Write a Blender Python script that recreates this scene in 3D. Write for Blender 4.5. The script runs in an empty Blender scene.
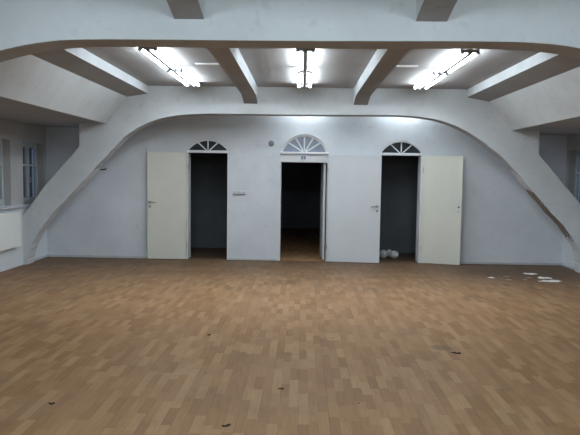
import bpy, bmesh, math, random
from mathutils import Vector, Matrix

random.seed(7)
scene = bpy.context.scene
col = scene.collection

# ------------------------------------------------------------------ helpers
def link(o, parent=None):
    col.objects.link(o)
    if parent is not None:
        o.parent = parent
    return o

def build(name, bm, mat, parent=None, smooth=False, bevel=0.0, seg=2):
    bmesh.ops.recalc_face_normals(bm, faces=bm.faces[:])
    me = bpy.data.meshes.new(name)
    bm.to_mesh(me)
    bm.free()
    mats = mat if isinstance(mat, (list, tuple)) else [mat]
    for m in mats:
        me.materials.append(m)
    if smooth:
        for p in me.polygons:
            p.use_smooth = True
    o = bpy.data.objects.new(name, me)
    link(o, parent)
    if bevel > 0:
        b = o.modifiers.new('bevel', 'BEVEL')
        b.width = bevel
        b.segments = seg
        b.limit_method = 'ANGLE'
        b.angle_limit = math.radians(35)
    return o

def tag(o, label, cat, group=None, kind=None):
    o['label'] = label
    o['category'] = cat
    if group:
        o['group'] = group
    if kind:
        o['kind'] = kind
    return o

def empty(name, loc=(0, 0, 0), rz=0.0, parent=None):
    o = bpy.data.objects.new(name, None)
    o.location = loc
    o.rotation_euler = (0, 0, rz)
    o.empty_display_size = 0.1
    return link(o, parent)

def BM():
    return bmesh.new()

def box(bm, x0, x1, y0, y1, z0, z1, mi=0):
    v = [bm.verts.new(p) for p in ((x0, y0, z0), (x1, y0, z0), (x1, y1, z0), (x0, y1, z0),
                                   (x0, y0, z1), (x1, y0, z1), (x1, y1, z1), (x0, y1, z1))]
    fs = []
    for f in ((0, 1, 2, 3), (4, 5, 6, 7), (0, 1, 5, 4), (1, 2, 6, 5), (2, 3, 7, 6), (3, 0, 4, 7)):
        fc = bm.faces.new([v[i] for i in f])
        fc.material_index = mi
        fs.append(fc)
    return fs

def prism_y(bm, pts, y0, y1, mi=0, side_mi=None):
    """extrude an (x, z) outline along y"""
    a = [bm.verts.new((x, y0, z)) for x, z in pts]
    b = [bm.verts.new((x, y1, z)) for x, z in pts]
    f = bm.faces.new(a); f.material_index = mi
    f = bm.faces.new(b[::-1]); f.material_index = mi
    n = len(pts)
    for i in range(n):
        j = (i + 1) % n
        f = bm.faces.new((a[i], b[i], b[j], a[j]))
        f.material_index = mi if side_mi is None else side_mi(i)
    return a, b

def prism_z(bm, pts, z0, z1):
    a = [bm.verts.new((x, y, z0)) for x, y in pts]
    b = [bm.verts.new((x, y, z1)) for x, y in pts]
    bm.faces.new(a); bm.faces.new(b[::-1])
    n = len(pts)
    for i in range(n):
        j = (i + 1) % n
        bm.faces.new((a[i], b[i], b[j], a[j]))

def rod(bm, p0, p1, r0, r1=None, n=14):
    p0, p1 = Vector(p0), Vector(p1)
    r1 = r0 if r1 is None else r1
    d = (p1 - p0).normalized()
    u = d.orthogonal().normalized()
    w = d.cross(u)
    A, B = [], []
    for i in range(n):
        t = 2 * math.pi * i / n
        e = u * math.cos(t) + w * math.sin(t)
        A.append(bm.verts.new(p0 + e * r0))
        B.append(bm.verts.new(p1 + e * r1))
    bm.faces.new(A[::-1]); bm.faces.new(B)
    for i in range(n):
        j = (i + 1) % n
        bm.faces.new((A[i], A[j], B[j], B[i]))

def pipe(bm, pts, r, n=10):
    for a, b in zip(pts[:-1], pts[1:]):
        rod(bm, a, b, r, n=n)

def lathe(bm, prof, axis_o, axis='y', n=24):
    """prof: list of (radius, offset along the axis)"""
    rings = []
    for r, t in prof:
        ring = []
        for i in range(n):
            a = 2 * math.pi * i / n
            c, s = r * math.cos(a), r * math.sin(a)
            p = (axis_o[0] + c, axis_o[1] + t, axis_o[2] + s) if axis == 'y' else (axis_o[0] + c, axis_o[1] + s, axis_o[2] + t)
            ring.append(bm.verts.new(p))
        rings.append(ring)
    for A, B in zip(rings[:-1], rings[1:]):
        for i in range(n):
            j = (i + 1) % n
            bm.faces.new((A[i], A[j], B[j], B[i]))
    bm.faces.new(rings[0][::-1]); bm.faces.new(rings[-1])

# ------------------------------------------------------------------ materials
class NT:
    def __init__(self, name):
        self.m = bpy.data.materials.new(name)
        self.m.use_nodes = True
        self.t = self.m.node_tree
        self.b = self.t.nodes['Principled BSDF']
        self.tc = None
    def n(self, typ, **kw):
        o = self.t.nodes.new(typ)
        for k, v in kw.items():
            setattr(o, k, v)
        return o
    def l(self, a, b):
        self.t.links.new(a, b)
    def obj(self):
        if self.tc is None:
            self.tc = self.n('ShaderNodeTexCoord')
        return self.tc.outputs['Object']
    def math(self, op, a, b=None, c=None):
        o = self.n('ShaderNodeMath', operation=op)
        for i, v in enumerate((a, b, c)):
            if v is None:
                continue
            if isinstance(v, (int, float)):
                o.inputs[i].default_value = v
            else:
                self.l(v, o.inputs[i])
        return o.outputs[0]
    def noise(self, scale, detail=4, rough=0.55, vec=None):
        o = self.n('ShaderNodeTexNoise')
        o.inputs['Scale'].default_value = scale
        o.inputs['Detail'].default_value = detail
        o.inputs['Roughness'].default_value = rough
        self.l(vec if vec is not None else self.obj(), o.inputs['Vector'])
        return o.outputs['Fac']
    def ramp(self, fac, stops):
        o = self.n('ShaderNodeValToRGB')
        e = o.color_ramp.elements
        while len(e) < len(stops):
            e.new(0.5)
        for i, (p, c) in enumerate(stops):
            e[i].position = p
            e[i].color = (c[0], c[1], c[2], 1) if not isinstance(c, (int, float)) else (c, c, c, 1)
        self.l(fac, o.inputs[0])
        return o.outputs[0]
    def mix(self, fac, a, b, blend='MIX'):
        o = self.n('ShaderNodeMix', data_type='RGBA', blend_type=blend)
        if isinstance(fac, (int, float)):
            o.inputs[0].default_value = fac
        else:
            self.l(fac, o.inputs[0])
        for s, v in ((6, a), (7, b)):
            if isinstance(v, tuple):
                o.inputs[s].default_value = (v[0], v[1], v[2], 1)
            else:
                self.l(v, o.inputs[s])
        return o.outputs[2]
    def bump(self, h, strength=0.2, dist=0.01):
        o = self.n('ShaderNodeBump')
        o.inputs['Strength'].default_value = strength
        o.inputs['Distance'].default_value = dist
        self.l(h, o.inputs['Height'])
        self.l(o.outputs[0], self.b.inputs['Normal'])
    def fin(self, colr=None, rough=0.7, metal=0.0, spec=None):
        if colr is not None:
            if isinstance(colr, tuple):
                self.b.inputs['Base Color'].default_value = (*colr, 1)
            else:
                self.l(colr, self.b.inputs['Base Color'])
        if isinstance(rough, (int, float)):
            self.b.inputs['Roughness'].default_value = rough
        else:
            self.l(rough, self.b.inputs['Roughness'])
        self.b.inputs['Metallic'].default_value = metal
        if spec is not None:
            self.b.inputs['Specular IOR Level'].default_value = spec
        return self.m

def scaled(k, v):
    o = k.n('ShaderNodeMapping')
    o.inputs['Scale'].default_value = v
    k.l(k.obj(), o.inputs['Vector'])
    return o.outputs[0]

def plaster(name, c, var=0.06, grime=(0.55, 0.52, 0.48), gfac=0.25, bump=0.25):
    k = NT(name)
    n1 = k.noise(1.3, 5, 0.6)
    n2 = k.noise(9, 5, 0.6)
    n3 = k.noise(70, 3, 0.6)
    lo = tuple(x * (1 - var * 1.6) for x in c)
    hi = tuple(min(1, x * (1 + var)) for x in c)
    base = k.ramp(n1, [(0.3, lo), (0.7, hi)])
    g = k.ramp(n2, [(0.58, 0.0), (0.78, 1.0)])
    gf = k.math('MULTIPLY', g, gfac)
    colr = k.mix(gf, base, tuple(a * b for a, b in zip(c, grime)))
    k.bump(k.math('ADD', k.math('MULTIPLY', n2, 0.7), k.math('MULTIPLY', n3, 0.3)), bump, 0.012)
    return k.fin(colr, 0.85, spec=0.25)

def simple(name, c, rough=0.5, metal=0.0, var=0.05, scale=12, spec=None, bump=0.0):
    k = NT(name)
    n = k.noise(scale, 4)
    lo = tuple(x * (1 - var) for x in c)
    hi = tuple(min(1, x * (1 + var)) for x in c)
    colr = k.ramp(n, [(0.3, lo), (0.7, hi)])
    if bump:
        k.bump(k.noise(scale * 5, 3), bump, 0.004)
    return k.fin(colr, rough, metal, spec)

M_wall = plaster('white_wall_paint', (0.66, 0.698, 0.733))
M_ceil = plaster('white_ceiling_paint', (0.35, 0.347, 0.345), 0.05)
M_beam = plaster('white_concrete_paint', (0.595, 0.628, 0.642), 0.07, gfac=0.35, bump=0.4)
M_under = plaster('shaded_beam_underside', (0.335, 0.338, 0.345), 0.08, gfac=0.4, bump=0.4)  # undersides get a darker colour that carries their shade
M_dimwall = plaster('dimmed_side_wall_paint', (0.44, 0.44, 0.435))  # upper side walls coloured greyer to imitate weaker light there
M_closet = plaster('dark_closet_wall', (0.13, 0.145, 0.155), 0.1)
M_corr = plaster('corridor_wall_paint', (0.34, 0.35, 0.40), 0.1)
M_cream = simple('cream_door_paint', (0.69, 0.69, 0.61), 0.42, var=0.03, scale=3)
M_white = simple('white_door_paint', (0.66, 0.695, 0.72), 0.42, var=0.025, scale=3)
M_trim = simple('white_gloss_trim', (0.76, 0.78, 0.80), 0.4, var=0.04)
M_skirt = simple('dull_skirting_paint', (0.50, 0.51, 0.53), 0.6, var=0.1)
M_win = simple('shaded_window_paint', (0.40, 0.42, 0.415), 0.5, var=0.08)  # white frames greyed to carry the shadow they stand in
M_metal = simple('brushed_metal', (0.34, 0.34, 0.33), 0.35, 1.0)
M_steel = simple('dull_hinge_steel', (0.5, 0.5, 0.48), 0.45, 0.7)
M_dark = simple('dark_iron', (0.015, 0.014, 0.013), 0.6)
M_black = simple('black_hole_paint', (0.01, 0.01, 0.01), 0.8)
M_lamp = simple('grey_lamp_housing', (0.30, 0.31, 0.33), 0.45, var=0.02)
M_plastic = simple('white_plastic', (0.8, 0.8, 0.79), 0.4, var=0.02)
M_switch = simple('aged_switch_plastic', (0.60, 0.62, 0.64), 0.5, var=0.03)
M_grey = simple('grey_box_and_shadow', (0.16, 0.165, 0.18), 0.6)
M_blue = simple('blue_enamel', (0.05, 0.13, 0.27), 0.35)
M_pale = simple('pale_blue_mark', (0.42, 0.5, 0.6), 0.5)
M_rad = simple('cream_radiator_enamel', (0.78, 0.80, 0.78), 0.35, var=0.02)
M_flake = simple('paint_flake_white', (0.78, 0.78, 0.75), 0.8, var=0.05, scale=30)
M_flakeb = simple('old_flake_tan', (0.33, 0.28, 0.22), 0.85, var=0.1, scale=30)
M_bag = simple('white_bag_plastic', (0.62, 0.63, 0.64), 0.45, var=0.08, scale=20)
M_wood = simple('dark_wood_chip', (0.035, 0.02, 0.012), 0.8)
M_frost = simple('frosted_fanlight_glass', (0.25, 0.29, 0.37), 0.25, var=0.12, scale=14)
M_darkpane = simple('dark_fanlight_glass', (0.03, 0.036, 0.045), 0.15, var=0.1)
M_jamb = simple('outer_jamb_grey', (0.035, 0.038, 0.045), 0.8)
M_litstrip = simple('pale_lit_strip', (0.72, 0.74, 0.86), 0.6)

# chipped concrete edge of the arches: brown scars on the inner face
def arch_soffit():
    k = NT('chipped_arch_soffit')
    n2 = k.noise(5, 5, 0.65)
    n3 = k.noise(45, 3)
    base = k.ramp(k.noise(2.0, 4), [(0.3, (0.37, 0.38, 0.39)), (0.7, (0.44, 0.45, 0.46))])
    sep = k.n('ShaderNodeSeparateXYZ')
    k.l(k.obj(), sep.inputs[0])
    right = k.math('GREATER_THAN', sep.outputs['X'], 3.0)
    low = k.math('LESS_THAN', k.math('ADD', sep.outputs['Z'], k.math('MULTIPLY', n2, 0.3)), 1.55)
    high = k.math('GREATER_THAN', k.math('SUBTRACT', sep.outputs['Z'], k.math('MULTIPLY', n2, 0.5)), 0.32)
    low = k.math('MULTIPLY', low, high)
    patch = k.math('MULTIPLY', k.math('MULTIPLY', right, low), k.ramp(n2, [(0.36, 0.0), (0.42, 1.0)]))
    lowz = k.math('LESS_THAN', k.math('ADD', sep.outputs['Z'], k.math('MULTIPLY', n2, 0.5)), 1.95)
    base = k.mix(lowz, base, (0.58, 0.59, 0.60))  # underside greyed for its shade, legs lightened against the warm floor bounce
    c = k.mix(patch, base, (0.24, 0.19, 0.15))
    k.bump(k.math('ADD', n2, k.math('MULTIPLY', n3, 0.4)), 0.5, 0.015)
    return k.fin(c, 0.9, spec=0.2)
M_soffit = arch_soffit()

def laminate():
    k = NT('strip_laminate_floor')
    sep = k.n('ShaderNodeSeparateXYZ')
    k.l(k.obj(), sep.inputs[0])
    X, Y = sep.outputs['X'], sep.outputs['Y']
    row = k.math('FLOOR', k.math('DIVIDE', X, 0.068))
    wn = k.n('ShaderNodeTexWhiteNoise', noise_dimensions='1D')
    k.l(row, wn.inputs['W'])
    yy = k.math('ADD', k.math('DIVIDE', Y, 0.28), k.math('MULTIPLY', wn.outputs['Value'], 7.3))
    cell = k.math('FLOOR', yy)
    cv = k.n('ShaderNodeCombineXYZ')
    k.l(row, cv.inputs[0]); k.l(cell, cv.inputs[1])
    w2 = k.n('ShaderNodeTexWhiteNoise', noise_dimensions='2D')
    k.l(cv.outputs[0], w2.inputs['Vector'])
    tone = k.ramp(w2.outputs['Value'], [(0.0, (0.285, 0.155, 0.072)), (0.35, (0.330, 0.184, 0.087)),
                                        (0.7, (0.365, 0.209, 0.102)), (1.0, (0.412, 0.250, 0.128))])
    # long grain along the strips
    mp = k.n('ShaderNodeMapping')
    mp.inputs['Scale'].default_value = (60, 4, 1)
    k.l(k.obj(), mp.inputs['Vector'])
    grain = k.noise(1.0, 5, 0.6, mp.outputs[0])
    c = k.mix(0.35, tone, k.ramp(grain, [(0.25, 0.35), (0.75, 0.75)]), 'OVERLAY')
    # hairline joints: strips faint, board edges darker
    fx = k.math('FRACT', k.math('DIVIDE', X, 0.204))
    j = k.math('LESS_THAN', fx, 0.014)
    fy = k.math('FRACT', yy)
    j2 = k.math('MULTIPLY', k.math('LESS_THAN', fy, 0.012), 0.5)
    c = k.mix(k.math('MULTIPLY', k.math('MAXIMUM', j, j2), 0.45), c, (0.07, 0.04, 0.025))
    # worn and soiled patches
    worn = k.noise(0.9, 5, 0.6)
    c = k.mix(k.math('MULTIPLY', k.ramp(worn, [(0.5, 0.0), (0.75, 1.0)]), 0.30), c, (0.40, 0.30, 0.21))
    dirt = k.noise(2.3, 6, 0.7)
    c = k.mix(k.math('MULTIPLY', k.ramp(dirt, [(0.55, 0.0), (0.8, 1.0)]), 0.35), c, (0.10, 0.07, 0.05))
    # damp, grimy band by the far right corner where the plaster came down
    def ell(cx, cy, rx, ry):
        dx = k.math('DIVIDE', k.math('SUBTRACT', X, cx), rx)
        dy = k.math('DIVIDE', k.math('SUBTRACT', Y, cy), ry)
        d = k.math('SQRT', k.math('ADD', k.math('MULTIPLY', dx, dx), k.math('MULTIPLY', dy, dy)))
        return k.math('ADD', d, k.math('MULTIPLY', k.math('SUBTRACT', dirt, 0.5), 1.6))
    stain = k.ramp(ell(3.7, 10.3, 1.6, 1.0), [(0.5, 1.0), (1.0, 0.0)])
    c = k.mix(k.math('MULTIPLY', stain, 0.5), c, (0.09, 0.06, 0.045))
    gouge = k.ramp(ell(1.36, 5.69, 0.12, 0.10), [(0.7, 1.0), (1.0, 0.0)])
    c = k.mix(k.math('MULTIPLY', gouge, 0.6), c, (0.17, 0.125, 0.07))
    # shade put into the floor colour, deepening unevenly towards the door wall
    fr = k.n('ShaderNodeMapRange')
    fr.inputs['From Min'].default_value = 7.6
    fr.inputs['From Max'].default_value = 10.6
    k.l(k.math('ADD', Y, k.math('MULTIPLY', k.math('SUBTRACT', dirt, 0.5), 3.0)), fr.inputs['Value'])  # dirt noise here only makes the painted shade uneven
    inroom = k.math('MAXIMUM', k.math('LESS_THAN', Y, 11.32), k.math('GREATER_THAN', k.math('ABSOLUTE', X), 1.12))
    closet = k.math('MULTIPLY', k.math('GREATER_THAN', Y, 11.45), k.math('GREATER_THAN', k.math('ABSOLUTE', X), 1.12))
    c = k.mix(k.math('MULTIPLY', closet, 0.75), c, (0.045, 0.032, 0.024))  # closet floors darkened, their shade put into the colour
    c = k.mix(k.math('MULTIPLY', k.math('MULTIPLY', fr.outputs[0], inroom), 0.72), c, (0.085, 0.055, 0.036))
    # specks
    vo = k.n('ShaderNodeTexVoronoi')
    vo.inputs['Scale'].default_value = 2.6
    k.l(k.obj(), vo.inputs['Vector'])
    sp = k.math('LESS_THAN', vo.outputs['Distance'], 0.035)
    c = k.mix(k.math('MULTIPLY', sp, 0.7), c, (0.05, 0.03, 0.02))
    k.bump(k.math('ADD', grain, k.math('MULTIPLY', j, -1.0)), 0.06, 0.003)
    r = k.ramp(worn, [(0.3, 0.5), (0.7, 0.64)])
    return k.fin(c, r, spec=0.18)
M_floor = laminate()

def glass(name):
    k = NT(name)
    out = k.t.nodes['Material Output']
    tr = k.n('ShaderNodeBsdfTransparent')
    tr.inputs[0].default_value = (0.8, 0.84, 0.86, 1)
    gl = k.n('ShaderNodeBsdfGlossy')
    gl.inputs['Roughness'].default_value = 0.04
    fr = k.n('ShaderNodeFresnel')
    mx = k.n('ShaderNodeMixShader')
    k.l(k.math('MINIMUM', fr.outputs[0], 0.12), mx.inputs[0])
    k.l(tr.outputs[0], mx.inputs[1]); k.l(gl.outputs[0], mx.inputs[2])
    k.l(mx.outputs[0], out.inputs['Surface'])
    return k.m
M_glass = glass('window_glass')

TUBE = 47.0
def tube_mat():
    k = NT('lit_tube')
    k.b.inputs['Base Color'].default_value = (0.9, 0.9, 0.9, 1)
    k.b.inputs['Emission Color'].default_value = (0.84, 0.93, 1.0, 1)
    k.b.inputs['Emission Strength'].default_value = TUBE
    return k.m
M_tube = tube_mat()

# ------------------------------------------------------------------ main dimensions
XL, XR = -4.76, 4.83           # inner faces of the side walls
YB, YD = -1.45, 11.3           # rear wall, door wall
ZC = 3.06                      # ceiling
WT = 0.28                      # door wall thickness
HIGH = 3.35

# ------------------------------------------------------------------ floor and ceiling
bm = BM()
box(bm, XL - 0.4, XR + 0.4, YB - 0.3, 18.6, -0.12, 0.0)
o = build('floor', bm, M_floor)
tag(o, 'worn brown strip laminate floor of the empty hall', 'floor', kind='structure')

bm = BM()
box(bm, XL - 0.4, XR + 0.4, YB - 0.3, YD + WT, ZC, HIGH + 0.05)
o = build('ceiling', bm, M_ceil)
tag(o, 'flat white painted ceiling between the beams', 'ceiling', kind='structure')

# knee walls and eaves soffits that close the roof slope on both sides
def eaves(name, xs, label):
    xb_in, zb_in, xb_out, zb_out, xs_edge, zs, xw = xs
    bm = BM()
    prism_y(bm, [(xb_out, zb_out), (xs_edge, zs), (xw, zs), (xw, HIGH), (xb_out, HIGH)], YB, YD, side_mi=lambda i: 1 if i == 1 else 0)
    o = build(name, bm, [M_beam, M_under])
    tag(o, label, 'ceiling slope', kind='structure')
eaves('ceiling_slope', (-2.61, 2.93, -2.96, 2.87, -3.31, 2.42, XL - 0.3), 'sloping white eaves panel above the left windows')
eaves('ceiling_slope', (2.72, 2.93, 3.08, 2.86, 3.483, 2.395, XR + 0.3), 'sloping white eaves panel above the right windows')

NEAR, FAR, REAR, FT = 4.72, 10.3, -0.9, 0.29
# ------------------------------------------------------------------ beams along the room
def long_beam(x0, x1, z0l, z0r, ya, yb, label, haunch):
    """underside z0l at x0, z0r at x1; haunches drop it at each arch"""
    bm = BM()
    if haunch:
        low = [(0.0, 2.782), (0.22, 2.836), (0.45, 2.88), (0.7, 2.885)]
        prof = [(ya, HIGH)] + [(ya + d, z) for d, z in low] + [(yb - d, z) for d, z in low[::-1]] + [(yb, HIGH)]
        a = [bm.verts.new((x0, y, z)) for y, z in prof]
        b = [bm.verts.new((x1, y, z)) for y, z in prof]
        bm.faces.new(a); bm.faces.new(b[::-1])
        for i in range(len(prof)):
            j = (i + 1) % len(prof)
            f = bm.faces.new((a[i], b[i], b[j], a[j]))
            if 1 <= i <= len(prof) - 3:
                f.material_index = 1
    else:
        prism_y(bm, [(x0, HIGH), (x0, z0l), (x1, z0r), (x1, HIGH)], ya, yb, side_mi=lambda i: 1 if i == 1 else 0)
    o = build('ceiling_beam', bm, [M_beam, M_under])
    tag(o, label, 'beam', 'beams running between the arches', 'structure')

for ya, yb, where in ((NEAR + FT, FAR, 'between the two arches'), (REAR + FT, NEAR, 'this side of the near arch')):
    long_beam(-0.99, -0.762, 2.94, 2.94, ya, yb, 'narrow white ceiling beam left of the middle lamp, %s' % where, True)
    long_beam(0.84, 1.075, 2.94, 2.94, ya, yb, 'narrow white ceiling beam right of the middle lamp, %s' % where, True)
    long_beam(-2.96, -2.605, 2.87, 2.93, ya, yb, 'wide edge beam above the left eaves slope, %s' % where, False)
    long_beam(2.72, 3.08, 2.93, 2.86, ya, yb, 'wide edge beam above the right eaves slope, %s' % where, False)

# ------------------------------------------------------------------ arches
ARC_L = [(-4.70, 0.0), (-4.675, 0.15), (-4.595, 0.375), (-4.357, 0.757), (-4.078, 1.069), (-3.78, 1.37), (-3.47, 1.70),
         (-3.198, 2.0), (-3.03, 2.175), (-2.844, 2.316), (-2.637, 2.43), (-2.401, 2.518), (-2.097, 2.578), (-1.727, 2.604), (-1.038, 2.607)]
ARC_R = [(-0.216, 2.606), (0.619, 2.612), (1.285, 2.619), (1.80, 2.614), (2.261, 2.557), (2.603, 2.439), (2.90, 2.275), (3.146, 2.10), (3.403, 1.885),
         (3.559, 1.725), (3.837, 1.425), (4.135, 1.09), (4.344, 0.878), (4.485, 0.712), (4.646, 0.478), (4.72, 0.30), (4.755, 0.12), (4.765, 0.0)]
def smooth_open(pts, times=1):
    for _ in range(times):
        q = [pts[0]]
        for a, b in zip(pts[:-1], pts[1:]):
            q.append((a[0] * .75 + b[0] * .25, a[1] * .75 + b[1] * .25))
            q.append((a[0] * .25 + b[0] * .75, a[1] * .25 + b[1] * .75))
        q.append(pts[-1])
        pts = q
    return pts
ARC = smooth_open(ARC_L + ARC_R, 2)
ARC = [(x + random.uniform(-1, 1) * (0.012 if z < 2.2 else 0.004), z) if 0 < z else (x, z) for x, z in ARC]

def arch(y0, label, lift=0.0):
    out = [(XR + 0.02, 0.0), (XR + 0.02, 1.03), (4.66, 1.2), (3.946, 2.0), (3.94, HIGH),
           (-3.776, HIGH), (-3.776, 2.02), (-4.365, 1.37), (-4.63, 1.0), (XL - 0.02, 0.82), (XL - 0.02, 0.0)]
    n = len(ARC)
    curve = [(x, z + lift * min(1.0, max(0.0, (2.4 - abs(x - 0.05)) / 0.5))) for x, z in ARC]
    bm = BM()
    prism_y(bm, curve + out, y0, y0 + FT, side_mi=lambda i: 1 if i < n - 1 else 0)
    o = build('arch_beam', bm, [M_beam, M_soffit], bevel=0.012)
    tag(o, label, 'arch', 'concrete arches across the hall', 'structure')
arch(FAR, 'white concrete arch with slanted legs standing just before the doors')
arch(NEAR, 'near white concrete arch spanning the top of the photo', 0.02)
arch(REAR, 'white concrete arch behind the viewpoint')

# ------------------------------------------------------------------ side walls with window openings
WINS = [(10.35, 11.2), (9.05, 9.9), (7.55, 8.4), (6.2, 7.05), (2.3, 3.15), (0.95, 1.8)]
SILL, HEAD, DEPTH = 1.03, 2.11, 0.34
def side_wall(name, xin, sgn, label):
    bm = BM()
    xo = xin + sgn * DEPTH
    x0, x1 = min(xin, xo), max(xin, xo)
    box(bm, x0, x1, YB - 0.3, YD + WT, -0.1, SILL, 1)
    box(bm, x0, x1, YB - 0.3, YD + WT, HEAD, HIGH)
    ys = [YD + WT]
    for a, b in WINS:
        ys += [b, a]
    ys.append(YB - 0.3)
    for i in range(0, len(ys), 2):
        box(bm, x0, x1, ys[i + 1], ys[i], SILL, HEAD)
    o = build(name, bm, [M_dimwall, M_wall])
    tag(o, label, 'wall', kind='structure')
side_wall('wall_left', XL, -1, 'white painted side wall with windows and radiator, left')
side_wall('wall_right', XR, 1, 'white painted side wall with windows, right')

def window(idx, xin, sgn, ya, yb, label):
    """casement set 12 cm into the reveal"""
    xf = xin + sgn * 0.11
    r = empty('window_%d' % idx, (xf, (ya + yb) / 2, SILL))
    tag(r, label, 'window', kind='structure')
    cy = (ya + yb) / 2
    w, h = yb - ya, HEAD - SILL
    def X(d): return sgn * d
    def bx(bm, d0, d1, y0, y1, z0, z1):
        box(bm, min(X(d0), X(d1)), max(X(d0), X(d1)), y0, y1, z0, z1)
    bm = BM()
    for s in (-1, 1):
        y_o = s * w / 2
        bx(bm, 0.0, 0.06, min(y_o, y_o - s * 0.05), max(y_o, y_o - s * 0.05), 0, h)
    bx(bm, 0.0, 0.06, -w / 2 + 0.05, w / 2 - 0.05, 0, 0.06)
    bx(bm, 0.0, 0.06, -w / 2 + 0.05, w / 2 - 0.05, h - 0.05, h)
    build('frame', bm, M_win, r, bevel=0.004)
    # two casements, each with a bar a third of the way down
    for s in (-1, 1):
        a, b = (0.004, w / 2 - 0.052) if s > 0 else (-w / 2 + 0.052, -0.004)
        z0, z1 = 0.062, h - 0.052
        bm = BM()
        for y0, y1 in ((a, a + 0.04), (b - 0.04, b)):
            bx(bm, -0.012, 0.042, y0, y1, z0, z1)
        for q0, q1 in ((z0, z0 + 0.045), (z1 - 0.04, z1), (z1 - 0.37, z1 - 0.335)):
            bx(bm, -0.012, 0.042, a + 0.04, b - 0.04, q0, q1)
        sash = build('sash', bm, M_win, r, bevel=0.003)
        bm = BM()
        bx(bm, 0.012, 0.016, a + 0.035, b - 0.035, z0 + 0.04, z1 - 0.035)
        build('pane', bm, M_glass, sash)
    bm = BM()
    rod(bm, (X(-0.012), 0.0, h * 0.42), (X(-0.045), 0.0, h * 0.42), 0.009)
    bx(bm, -0.052, -0.04, -0.009, 0.009, h * 0.42 - 0.085, h * 0.42 + 0.012)
    build('handle', bm, M_steel, r)
    # outer lining of the reveal behind the glass, deepened to hide the sky
    bm = BM()
    for s in (-1, 1):
        y_o = s * w / 2
        bx(bm, 0.065, 0.50, min(y_o, y_o - s * 0.02), max(y_o, y_o - s * 0.02), 0.0, h)
    build('deepened_outer_jamb', bm, M_jamb, r)
    bm = BM()
    bx(bm, 0.075, 0.10, w / 2 - 0.035, w / 2 - 0.02, 0.08, h - 0.1)  # added pale strip imitating bluish daylight on the jamb
    build('lit_jamb_strip', bm, M_litstrip, r)

wl = ['small casement window in the left wall, behind the far arch leg',
      'casement window above the radiator at the left edge of the photo',
      'casement window in the left wall, second from the far arch towards the viewer',
      'casement window in the left wall, just past the near arch',
      'casement window in the left wall, beside the near bay',
      'casement window in the left wall, rearmost of the row']
k = 1
for (a, b), lb in zip(WINS, wl):
    window(k, XL, -1, a, b, lb); k += 1
wr = [t.replace('left wall', 'right wall').replace('above the radiator at the left edge of the photo', 'in the right wall, one bay pier before the far arch') for t in wl]
for (a, b), lb in zip(WINS, wr):
    window(k, XR, 1, a, b, lb); k += 1

# sills run along under the windows
for nm, x0, x1, ya, yb, lb in (('trim_1', XL - 0.02, XL + 0.07, 6.1, 10.295, 'narrow white window sill ledge above the radiator'),
                               ('trim_2', XR - 0.08, XR + 0.02, 6.1, 10.295, 'narrow white window sill ledge along the right wall')):
    bm = BM()
    box(bm, x0, x1, ya, yb, SILL - 0.04, SILL - 0.008)
    tag(build(nm, bm, M_skirt, bevel=0.006), lb, 'sill', kind='structure')

# rear wall
bm = BM()
box(bm, XL - 0.3, XR + 0.3, YB - 0.3, YB, -0.1, HIGH)
tag(build('wall_rear', bm, M_wall), 'plain white wall behind the viewpoint', 'wall', kind='structure')

# ------------------------------------------------------------------ door wall
def seg_arc(xa, xb, z0, rise, n=20):
    """left-to-right points of a segmental arch"""
    hw, cx = (xb - xa) / 2, (xa + xb) / 2
    R = (hw * hw + rise * rise) / (2 * rise)
    zc = z0 + rise - R
    a0 = math.asin(hw / R) if rise < hw else math.pi - math.asin(hw / R)
    return [(cx + R * math.sin(-a0 + 2 * a0 * i / n), zc + R * math.cos(-a0 + 2 * a0 * i / n)) for i in range(n + 1)]

DO = {'l': (-2.132, -1.368, 2.02, 0.20), 'c': (-0.405, 0.475, 2.01, 0.335), 'r': (1.44, 2.205, 2.02, 0.218)}
out = [(XL - 0.3, HIGH), (XL - 0.3, -0.1)]
for kx in 'lcr':
    xa, xb, zs, rise = DO[kx]
    out += [(xa, -0.1)] + seg_arc(xa, xb, zs, rise) + [(xb, -0.1)]
out += [(XR + 0.3, -0.1), (XR + 0.3, HIGH)]
bm = BM()
prism_y(bm, out, YD, YD + WT)
tag(build('wall_back', bm, M_wall), 'white wall with three arched doorways', 'wall', kind='structure')

# rooms behind: two shallow closets and a long corridor
def room(name, x0, x1, y0, y1, z1, mat, label):
    bm = BM()
    t = 0.1
    box(bm, x0 - t, x0, y0, y1 + t, -0.1, z1)
    box(bm, x1, x1 + t, y0, y1 + t, -0.1, z1)
    box(bm, x0, x1, y1, y1 + t, -0.1, z1)
    box(bm, x0 - t, x1 + t, y0, y1 + t, z1, z1 + t)
    tag(build(name, bm, mat), label, 'wall', kind='structure')
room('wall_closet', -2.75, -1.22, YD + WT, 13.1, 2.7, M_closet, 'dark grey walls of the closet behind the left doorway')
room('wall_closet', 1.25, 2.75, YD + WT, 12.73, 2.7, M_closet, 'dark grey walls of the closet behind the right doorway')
room('wall_corridor', -1.0, 1.05, YD + WT, 18.3, 2.7, M_corr, 'dark walls of the long room behind the middle doorway')

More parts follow.
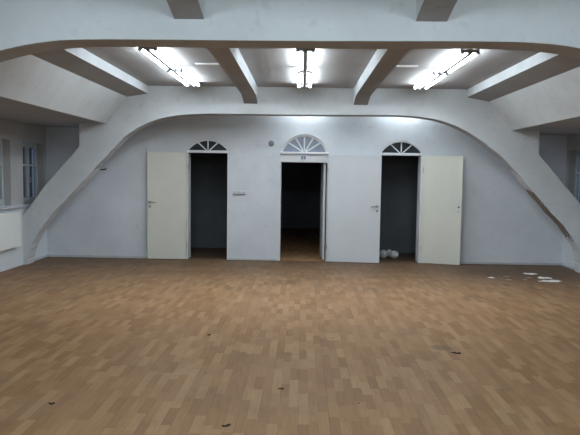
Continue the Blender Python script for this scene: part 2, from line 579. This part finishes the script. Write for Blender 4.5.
# ------------------------------------------------------------------ skirtings
def base(name, x0, x1, y0, y1, label, h=0.045):
    bm = BM()
    box(bm, x0, x1, y0, y1, 0.0, h)
    tag(build(name, bm, M_skirt, bevel=0.006), label, 'baseboard', kind='structure')
base('baseboard_back', XL, -2.17, YD - 0.018, YD + 0.01, 'low white skirting at the foot of the door wall, left of the doors')
base('baseboard_back', -1.36, -0.45, YD - 0.012, YD + 0.01, 'low white skirting between the left and middle doorways', 0.035)
base('baseboard_back', 2.26, XR, YD - 0.018, YD + 0.01, 'low white skirting at the foot of the door wall, right of the doors')
base('baseboard_left', XL - 0.01, XL + 0.018, FAR + FT, YD - 0.018, 'short white skirting behind the left arch leg')
base('baseboard_right', XR - 0.018, XR + 0.01, FAR + FT, YD - 0.018, 'short white skirting behind the right arch leg')

# ------------------------------------------------------------------ door linings and fanlights
def lining(name, kx, jl, jr, label):
    xa, xb, zs, rise = DO[kx]
    bm = BM()
    box(bm, xa, xa + jl, YD - 0.006, YD + WT, 0, zs - 0.04)
    box(bm, xb - jr, xb, YD - 0.006, YD + WT, 0, zs - 0.04)
    box(bm, xa, xb, YD - 0.012, YD + 0.10, zs - 0.035, zs + 0.012)
    tag(build(name, bm, M_trim, bevel=0.004), label, 'door frame', kind='structure')
lining('trim_3', 'l', 0.022, 0.012, 'white frame around the left doorway')
lining('trim_4', 'r', 0.012, 0.022, 'white frame around the right doorway')

def fanlight(idx, kx, zb, nbars, rim, pane_mat, label, yoff=0.03, spread=150):
    xa, xb, zs, rise = DO[kx]
    top = zs + rise
    y0 = YD + yoff
    cx = (xa + xb) / 2
    r = empty('window_%d' % idx, (0, 0, 0))
    tag(r, label, 'fanlight', 'arched fanlights over the doors', 'structure')
    outer = seg_arc(xa, xb, zs, rise, 28)
    inner = seg_arc(xa + rim, xb - rim, zs, rise - rim, 28)
    bm = BM()
    for y in (y0, y0 + 0.05):
        pass
    A = [[bm.verts.new((x, y, z)) for x, z in pts] for pts in (outer, inner) for y in (y0, y0 + 0.05)]
    o0, o1, i0, i1 = A
    for i in range(28):
        bm.faces.new((o0[i], o0[i + 1], i0[i + 1], i0[i]))
        bm.faces.new((o1[i], o1[i + 1], i1[i + 1], i1[i]))
        bm.faces.new((i0[i], i0[i + 1], i1[i + 1], i1[i]))
        bm.faces.new((o0[i], o0[i + 1], o1[i + 1], o1[i]))
    build('rim', bm, M_trim, r)
    bm = BM()
    prism_y(bm, seg_arc(xa + 0.004, xb - 0.004, zs + 0.005, rise - 0.008, 28), y0 + 0.02, y0 + 0.028)
    build('pane', bm, pane_mat, r)
    hub = Vector((cx, 0, zb - 0.02))
    for i in range(nbars):
        if nbars == 3:
            a = math.radians([-48, 0, 48][i])
        else:
            a = math.radians([-58, -31, 0, 31, 58][i])
        d = Vector((math.sin(a), 0, math.cos(a)))
        # run the bar out to the rim
        t = 0.05
        hw = (xb - xa) / 2
        R = (hw * hw + rise * rise) / (2 * rise)
        zc = top - R
        while True:
            p = hub + d * t
            if math.hypot(p.x - cx, p.z - zc) > R - rim * 0.6 or t > 1:
                break
            t += 0.004
        n = Vector((d.z, 0, -d.x))
        w0, w1 = (0.009, 0.012) if nbars == 3 else (0.012, 0.016)
        p0, p1 = hub + d * 0.03, hub + d * t
        bm = BM()
        prism_y(bm, [((p0 - n * w0).x, (p0 - n * w0).z), ((p0 + n * w0).x, (p0 + n * w0).z),
                     ((p1 + n * w1).x, (p1 + n * w1).z), ((p1 - n * w1).x, (p1 - n * w1).z)], y0 + 0.001, y0 + 0.045)
        build('muntin', bm, M_trim, r, bevel=0.003)
fanlight(21, 'l', 2.03, 3, 0.012, M_darkpane, 'dark arched fanlight of four panes over the left doorway')
fanlight(22, 'c', 2.03, 5, 0.042, M_frost, 'larger arched fanlight of six grey panes over the middle doorway', 0.0)
fanlight(23, 'r', 2.03, 3, 0.012, M_darkpane, 'dark arched fanlight of four panes over the right doorway')

# middle doorway: arch moulding, deep white head and jambs
xa, xb, zs, rise = DO['c']
bm = BM()
box(bm, xa - 0.012, xb + 0.012, YD - 0.03, YD + 0.06, 1.99, 2.025)           # rail below the fanlight
build_rail = bm
tr = empty('trim_5', (0, 0, 0))
tag(tr, 'white frame with deep head around the middle doorway', 'door frame', kind='structure')
build('transom_rail', bm, M_trim, tr, bevel=0.005)
bm = BM()
box(bm, xa, xb, YD + 0.01, YD + 0.09, 1.835, 1.955)
box(bm, xa, xb, YD + 0.05, YD + 0.09, 1.955, 1.99)
build('head', bm, M_trim, tr, bevel=0.004)
bm = BM()
box(bm, xa, xa + 0.016, YD + 0.0, YD + WT, 0, 1.835)
build('jamb', bm, M_trim, tr, bevel=0.003)
bm = BM()
box(bm, xb - 0.012, xb, YD + 0.0, YD + 0.1, 0, 1.835)
build('jamb', bm, M_trim, tr, bevel=0.003)
bm = BM()
oa, ia = seg_arc(xa - 0.012, xb + 0.012, zs, rise + 0.022, 28), seg_arc(xa - 0.001, xb + 0.001, zs, rise + 0.004, 28)
for i in range(28):
    q = [oa[i], oa[i + 1], ia[i + 1], ia[i]]
    f0 = [bm.verts.new((x, YD - 0.022, z)) for x, z in q]
    f1 = [bm.verts.new((x, YD + 0.01, z)) for x, z in q]
    bm.faces.new(f0); bm.faces.new(f1[::-1])
    for a in range(4):
        b = (a + 1) % 4
        bm.faces.new((f0[a], f1[a], f1[b], f0[b]))
bmesh.ops.remove_doubles(bm, verts=bm.verts[:], dist=1e-5)
build('arch_moulding', bm, M_trim, tr)

# ------------------------------------------------------------------ door leaves
def lever(leaf, x, y, z, sgn, ky):
    """lever handle with two small roses on the face at local y, pointing along sgn"""
    bm = BM()
    lathe(bm, [(0.024, 0.0), (0.024, -0.007), (0.019, -0.011)], (x, y, z), 'y', 18)
    rod(bm, (x, y - 0.008, z), (x, y - 0.05, z), 0.0095)
    pipe(bm, [(x - sgn * 0.008, y - 0.05, z), (x + sgn * 0.03, y - 0.054, z + 0.002), (x + sgn * 0.115, y - 0.05, z - 0.008)], 0.0105)
    build('handle', bm, M_metal, leaf, smooth=False)
    bm = BM()
    lathe(bm, [(0.023, 0.0), (0.023, -0.007), (0.018, -0.01)], (x, y, z - 0.085), 'y', 18)
    box(bm, x - 0.004, x + 0.004, y - 0.0115, y - 0.009, z - 0.1, z - 0.075)
    build('keyhole_rose', bm, M_metal, leaf)

def hinges(leaf, x, y, zs):
    for z in zs:
        bm = BM()
        rod(bm, (x, y, z - 0.05), (x, y, z + 0.05), 0.009)
        rod(bm, (x, y, z + 0.05), (x, y, z + 0.058), 0.006)
        build('hinge', bm, M_steel, leaf)

def leaf(idx, hx, hy, ang, width, sgn, z0, z1, mat, label):
    """hinge edge at the origin, leaf runs along +x * sgn before turning; room-side face at local y = 0"""
    bm = BM()
    x0, x1 = (0.0, width) if sgn > 0 else (-width, 0.0)
    box(bm, x0, x1, 0.0, 0.04, z0, z1)
    o = build('door_%d' % idx, bm, mat, bevel=0.003)
    o.location = (hx, hy, 0)
    o.rotation_euler = (0, 0, ang)
    tag(o, label, 'door', kind='structure')
    # raised rebate lip round the edge of the leaf
    bm = BM()
    e = 0.016
    for q in ((x0, x0 + e, z0, z1), (x1 - e, x1, z0, z1), (x0 + e, x1 - e, z1 - e, z1), (x0 + e, x1 - e, z0, z0 + e)):
        box(bm, q[0], q[1], -0.004, 0.001, q[2], q[3])
    build('rebate_edge', bm, mat, o, bevel=0.0015)
    return o

d = leaf(1, -2.128, 11.215, math.radians(0.6), 0.72, -1, 0.012, 1.985, M_cream, 'cream flush door folded flat against the wall, left of the left doorway')
lever(d, -0.72 + 0.048, 0.0, 1.065, 1, 0)
hinges(d, 0.012, 0.004, (0.27, 1.72))
d = leaf(2, 0.487, 11.225, math.radians(-5.2), 0.957, 1, 0.012, 1.975, M_white, 'wide white flush door folded back over the wall, right of the middle doorway')
lever(d, 0.957 - 0.06, 0.0, 1.05, -1, 0)
hinges(d, -0.01, 0.004, (0.27, 1.72))
d = leaf(3, 2.205, 11.26, math.radians(-17.0), 0.715, 1, 0.012, 1.985, M_cream, 'cream flush door standing ajar from the wall, right of the right doorway')
bm = BM()
lathe(bm, [(0.016, 0.0), (0.016, -0.006), (0.012, -0.007)], (0.715 - 0.05, 0.0, 1.06), 'y', 16)
build('spindle_hole', bm, M_black, d)
bm = BM()
lathe(bm, [(0.015, 0.0), (0.015, -0.003), (0.012, -0.004)], (0.715 - 0.05, 0.0, 0.975), 'y', 16)
build('keyhole_rose', bm, M_steel, d)
hinges(d, 0.02, -0.006, (0.27, 1.72))
# inner leaf of the middle doorway, opened into the dark room
bm = BM()
box(bm, -0.04, 0.0, 0.0, 0.80, 0.02, 1.82)
d = build('door_4', bm, M_white, bevel=0.003)
d.location = (0.442, YD + 0.105, 0)
d.rotation_euler = (0, 0, math.radians(1.8))
tag(d, 'narrow white inner door swung into the dark room, seen edge on in the middle doorway', 'door', kind='structure')
for z in (1.02, 1.10):
    bm = BM()
    rod(bm, (-0.04, 0.72, z), (-0.075, 0.72, z), 0.016 if z > 1.05 else 0.012)
    build('knob', bm, M_metal, d)

# ------------------------------------------------------------------ small things on the walls
# blue number plate above the middle doorway
pl = empty('number_plate', (0.023, YD + 0.01, 1.92))
tag(pl, 'small blue plate with white edge over the middle doorway', 'sign')
bm = BM(); box(bm, -0.058, 0.058, -0.010, 0.0, -0.046, 0.05); build('border', bm, M_plastic, pl, bevel=0.004)
bm = BM(); box(bm, -0.042, 0.042, -0.014, -0.008, -0.03, 0.033); build('plate', bm, M_blue, pl, bevel=0.003)
bm = BM(); box(bm, -0.018, 0.016, -0.016, -0.012, -0.02, 0.022); build('mark', bm, M_pale, pl)

# switch strip beside the left doorway
sw = empty('light_switch', (-1.152, YD, 1.25))
tag(sw, 'white row of light switches on the wall right of the left doorway', 'light switch')
bm = BM(); box(bm, -0.125, 0.125, -0.016, 0.0, -0.014, 0.05); build('plate', bm, M_switch, sw, bevel=0.003)
for i in range(3):
    bm = BM()
    x = -0.08 + 0.08 * i
    box(bm, x - 0.03, x + 0.03, -0.021, -0.012, 0.012, 0.042)
    rk = build('rocker', bm, M_switch, sw, bevel=0.003)
    bm = BM()
    box(bm, x - 0.022, x + (0.004 if i == 0 else 0.02), -0.0235, -0.02, 0.014, 0.021)
    build('rocker_shadow', bm, M_grey, rk)  # dark bar standing in for the shadow on each rocker
bm = BM(); box(bm, -0.122, 0.115, -0.026, 0.0, -0.026, -0.014); build('plate_shadow', bm, M_grey, sw)  # dark bar standing in for the shadow below the plate

jb = empty('wall_mounted_box', (-0.572, YD, 2.172))
tag(jb, 'small round grey box high on the wall left of the middle fanlight', 'wall fitting')
bm = BM(); lathe(bm, [(0.052, 0.0), (0.052, -0.02), (0.046, -0.026)], (0, 0, 0), 'y', 22); build('body', bm, M_grey, jb)
bm = BM(); lathe(bm, [(0.03, -0.024), (0.028, -0.034), (0.012, -0.04)], (0.004, 0, -0.003), 'y', 18); build('cap', bm, M_grey, jb)

hk = empty('wall_hook', (-3.40, FAR + 0.10, 1.652))
tag(hk, 'small black iron hook sticking out of the left arch leg', 'hook')
bm = BM()
rod(bm, (-0.05, 0, -0.01), (0.05, -0.02, 0.0), 0.012)
rod(bm, (0.05, -0.02, 0.0), (0.055, -0.02, 0.022), 0.009)
build('shank', bm, M_dark, hk)
bm = BM()
lathe(bm, [(0.026, 0.0), (0.022, -0.01)], (-0.055, 0.0, -0.008), 'y', 14)
build('plate', bm, M_beam, hk)

# ------------------------------------------------------------------ radiator under the left windows
ra = empty('radiator', (XL, 9.0, 0.0))
tag(ra, 'white flat panel radiator under the left window sill', 'radiator')
bm = BM(); box(bm, 0.055, 0.115, -0.95, 0.985, 0.352, 0.93); build('panel', bm, M_rad, ra, bevel=0.012)
bm = BM(); box(bm, 0.045, 0.112, -0.955, 0.99, 0.93, 0.942); build('top_grille', bm, M_rad, ra, bevel=0.003)
for s in (-0.95, 0.985):
    bm = BM(); box(bm, 0.04, 0.113, s - 0.006, s + 0.006, 0.35, 0.935); build('side_panel', bm, M_rad, ra, bevel=0.003)
bm = BM()
pipe(bm, [(0.07, -0.90, 0.36), (0.07, -0.90, 0.0)], 0.011)
build('pipe', bm, M_trim, ra)
for y in (-0.7, 0.7):
    bm = BM(); box(bm, 0.002, 0.06, y - 0.02, y + 0.02, 0.45, 0.85); build('bracket', bm, M_steel, ra)

# ------------------------------------------------------------------ strip lights
LZ = ZC
def strip_light(x, y0, y1, label, rz=0.0):
    r = empty('strip_light', (x, (y0 + y1) / 2, LZ), rz)
    tag(r, label, 'ceiling light', 'twin tube strip lights on the ceiling')
    h = (y1 - y0) / 2
    bm = BM()
    prism_y(bm, [(-0.027, 0.0), (-0.024, -0.085), (0.024, -0.085), (0.027, 0.0)], -h, h)
    build('housing', bm, M_lamp, r, bevel=0.004)
    for e in (-1, 1):
        bm = BM()
        ye = e * (h - 0.02)
        box(bm, -0.10, 0.10, ye - 0.012, ye + 0.012, -0.065, -0.03)
        hd = build('lamp_holder', bm, M_lamp, r, bevel=0.004)
        for s in (-1, 1):
            bm = BM()
            box(bm, s * 0.088 - 0.02, s * 0.088 + 0.02, ye - 0.014, ye + 0.014, -0.082, -0.025)
            build('socket', bm, M_lamp, hd, bevel=0.005)
    for s in (-1, 1):
        bm = BM()
        rod(bm, (s * 0.088, -h + 0.036, -0.055), (s * 0.088, h - 0.036, -0.055), 0.019, n=14)
        build('tube', bm, M_tube, r, smooth=True)

for x, nm in ((-1.755, 'left row'), (0.018, 'middle row'), (1.85, 'right row')):
    strip_light(x, 6.93, 8.29, 'lit twin-tube strip light, %s, its end towards the near arch' % nm)
    strip_light(x, 8.39, 9.80, 'lit twin-tube strip light, %s, its end towards the far arch' % nm)

strip_light(0.05, 10.75, 11.45, 'short lit strip light behind the far arch, above the middle doorway', math.pi / 2)
strip_light(1.83, 10.75, 11.45, 'short lit strip light behind the far arch, above the right doorway', math.pi / 2)

for x0, x1, lb in ((-1.43, -0.992, 'short white cable cover on the ceiling beside the left narrow beam'),
                   (1.077, 1.50, 'short white cable cover on the ceiling beside the right narrow beam')):
    bm = BM()
    box(bm, x0, x1, 8.12, 8.17, ZC - 0.022, ZC)
    tag(build('ceiling_cable_cover', bm, M_plastic, bevel=0.004), lb, 'cable cover')

# ------------------------------------------------------------------ bits on the floor
def flake(x, y, rx, ry, rot, mat, label, name='paint_flake', n=11, h=0.004, group='fallen paint flakes in the far right corner'):
    bm = BM()
    pts = []
    for i in range(n):
        a = 2 * math.pi * i / n
        q = random.uniform(0.35, 1.05)
        px, py = rx * q * math.cos(a), ry * q * math.sin(a)
        pts.append((px * math.cos(rot) - py * math.sin(rot), px * math.sin(rot) + py * math.cos(rot)))
    lo = [bm.verts.new((px, py, 0.0)) for px, py in pts]
    hi = [bm.verts.new((px * 0.97, py * 0.97, h * random.uniform(0.4, 1.6))) for px, py in pts]
    c = bm.verts.new((0, 0, h * 0.7))
    bm.faces.new(lo[::-1])
    for i in range(n):
        j = (i + 1) % n
        bm.faces.new((lo[i], lo[j], hi[j], hi[i]))
        bm.faces.new((hi[i], hi[j], c))
    o = build(name, bm, mat)
    o.location = (x, y, 0.0005)
    tag(o, label, 'debris', group)
flake(3.08, 9.78, 0.075, 0.10, 0.2, M_flake, 'small white paint flake, leftmost of those in the far right corner')
flake(3.36, 9.92, 0.10, 0.05, 0.1, M_flakeb, 'thin tan flake beside the leftmost white one on the floor')
flake(3.27, 9.60, 0.07, 0.04, 0.0, M_flakeb, 'tiny tan flake nearest the viewer, left of the large white flake')
flake(3.57, 9.66, 0.05, 0.05, 0.4, M_flakeb, 'tiny dull flake just left of the large white flake')
flake(3.86, 10.22, 0.10, 0.13, 0.5, M_flake, 'white flake farthest back, near the foot of the door wall')
flake(3.95, 9.86, 0.17, 0.12, 0.2, M_flake, 'mid-sized white flake just behind the largest one')
flake(3.93, 9.56, 0.26, 0.11, 0.15, M_flake, 'largest white paint flake on the floor by the right arch leg', n=15)
flake(3.70, 9.86, 0.05, 0.07, 0.15, M_flakeb, 'small tan flake just left of the mid-sized white flake')
gd = 'dark chips on the laminate'
flake(-1.713, 4.105, 0.028, 0.022, 0.3, M_wood, 'dark wood chip on the floor near the lower left', 'wood_chip', 9, 0.008, gd)
flake(-0.456, 3.801, 0.034, 0.020, 0.1, M_wood, 'dark wood chip at the bottom edge, left of the middle', 'wood_chip', 9, 0.008, gd)
flake(1.44, 5.52, 0.05, 0.022, -0.5, M_wood, 'dark splinter at the edge of the worn gouge in the floor', 'wood_chip', 9, 0.010, gd)
flake(-0.905, 5.987, 0.028, 0.03, 0.0, M_wood, 'dark chip on the floor before the left doorway, midway back', 'wood_chip', 9, 0.006, gd)
flake(-0.13, 4.50, 0.028, 0.016, 0.0, M_wood, 'dark chip on the floor in line with the middle doorway', 'wood_chip', 9, 0.006, gd)

def bundle(x, y, rx, rz, mat, label, seed):
    rnd = random.Random(seed)
    bm = BM()
    bmesh.ops.create_icosphere(bm, subdivisions=3, radius=1.0)
    amp = [(Vector((rnd.uniform(-1, 1), rnd.uniform(-1, 1), rnd.uniform(-1, 1))).normalized() * rnd.uniform(2.5, 7), rnd.uniform(0, 6)) for _ in range(7)]
    for v in bm.verts:
        f = 1 + sum(math.sin(d.dot(v.co) + p) for d, p in amp) * 0.022
        v.co = Vector((v.co.x * rx * f, v.co.y * rx * f, max(v.co.z * rz * f, -rz * 0.86)))
    b = build('plastic_bag', bm, mat, smooth=True)
    b.location = (x, y, rz * 0.86 + 0.001)
    tag(b, label, 'bag', 'white bundles in the right closet')
bundle(1.625, 11.93, 0.08, 0.085, M_bag, 'crumpled white bag on the closet floor, behind the edge of the wide white door', 3)
bundle(1.84, 11.92, 0.082, 0.08, M_bag, 'crumpled round white bag in the open middle of the right closet doorway', 5)
bundle(1.765, 12.15, 0.07, 0.075, M_bag, 'dim white bag tucked behind and between the two front bags', 8)

# ------------------------------------------------------------------ light
# lamps of the bay the photographer stands in (same rows of strip lights, above and behind the viewpoint)
for x in (-1.755, 0.018, 1.85):
    for y in (1.2, 2.6):
        ld = bpy.data.lights.new('bay_lamp', 'POINT')
        ld.energy = 38
        ld.color = (0.77, 0.905, 1.0)
        ld.shadow_soft_size = 0.12
        lo = bpy.data.objects.new('bay_lamp', ld)
        lo.location = (x, y, ZC - 0.16)
        col.objects.link(lo)

w = bpy.data.worlds.new('overcast_dusk')
scene.world = w
w.use_nodes = True
bg = w.node_tree.nodes['Background']
bg.inputs[0].default_value = (0.55, 0.66, 0.9, 1)
bg.inputs[1].default_value = 0.8

# ------------------------------------------------------------------ camera
F = 610.0
dY = Vector((12.0, 43.5, -F)).normalized()
dX = Vector((1, -0.0157, (12 - 0.0157 * 43.5) / F))
dX = (dX - dY * dX.dot(dY)).normalized()
dZ = dX.cross(dY)
R = Matrix((dX, dY, dZ))
cd = bpy.data.cameras.new('camera')
cd.sensor_fit = 'HORIZONTAL'
cd.sensor_width = 36.0
cd.lens = 36.0 * F / 580.0
cd.clip_start = 0.05
cam = bpy.data.objects.new('camera', cd)
cam.matrix_world = Matrix.Translation((0, 0, 1.62)) @ R.to_4x4()
col.objects.link(cam)
scene.camera = cam

scene.view_settings.view_transform = 'Standard'
scene.view_settings.look = 'None'
scene.view_settings.gamma = 1
scene.view_settings.use_curve_mapping = False
scene.view_settings.exposure = 0.1
scene.cycles.use_denoising = True
scene.cycles.max_bounces = 10
scene.cycles.diffuse_bounces = 7
scene.cycles.sample_clamp_indirect = 6
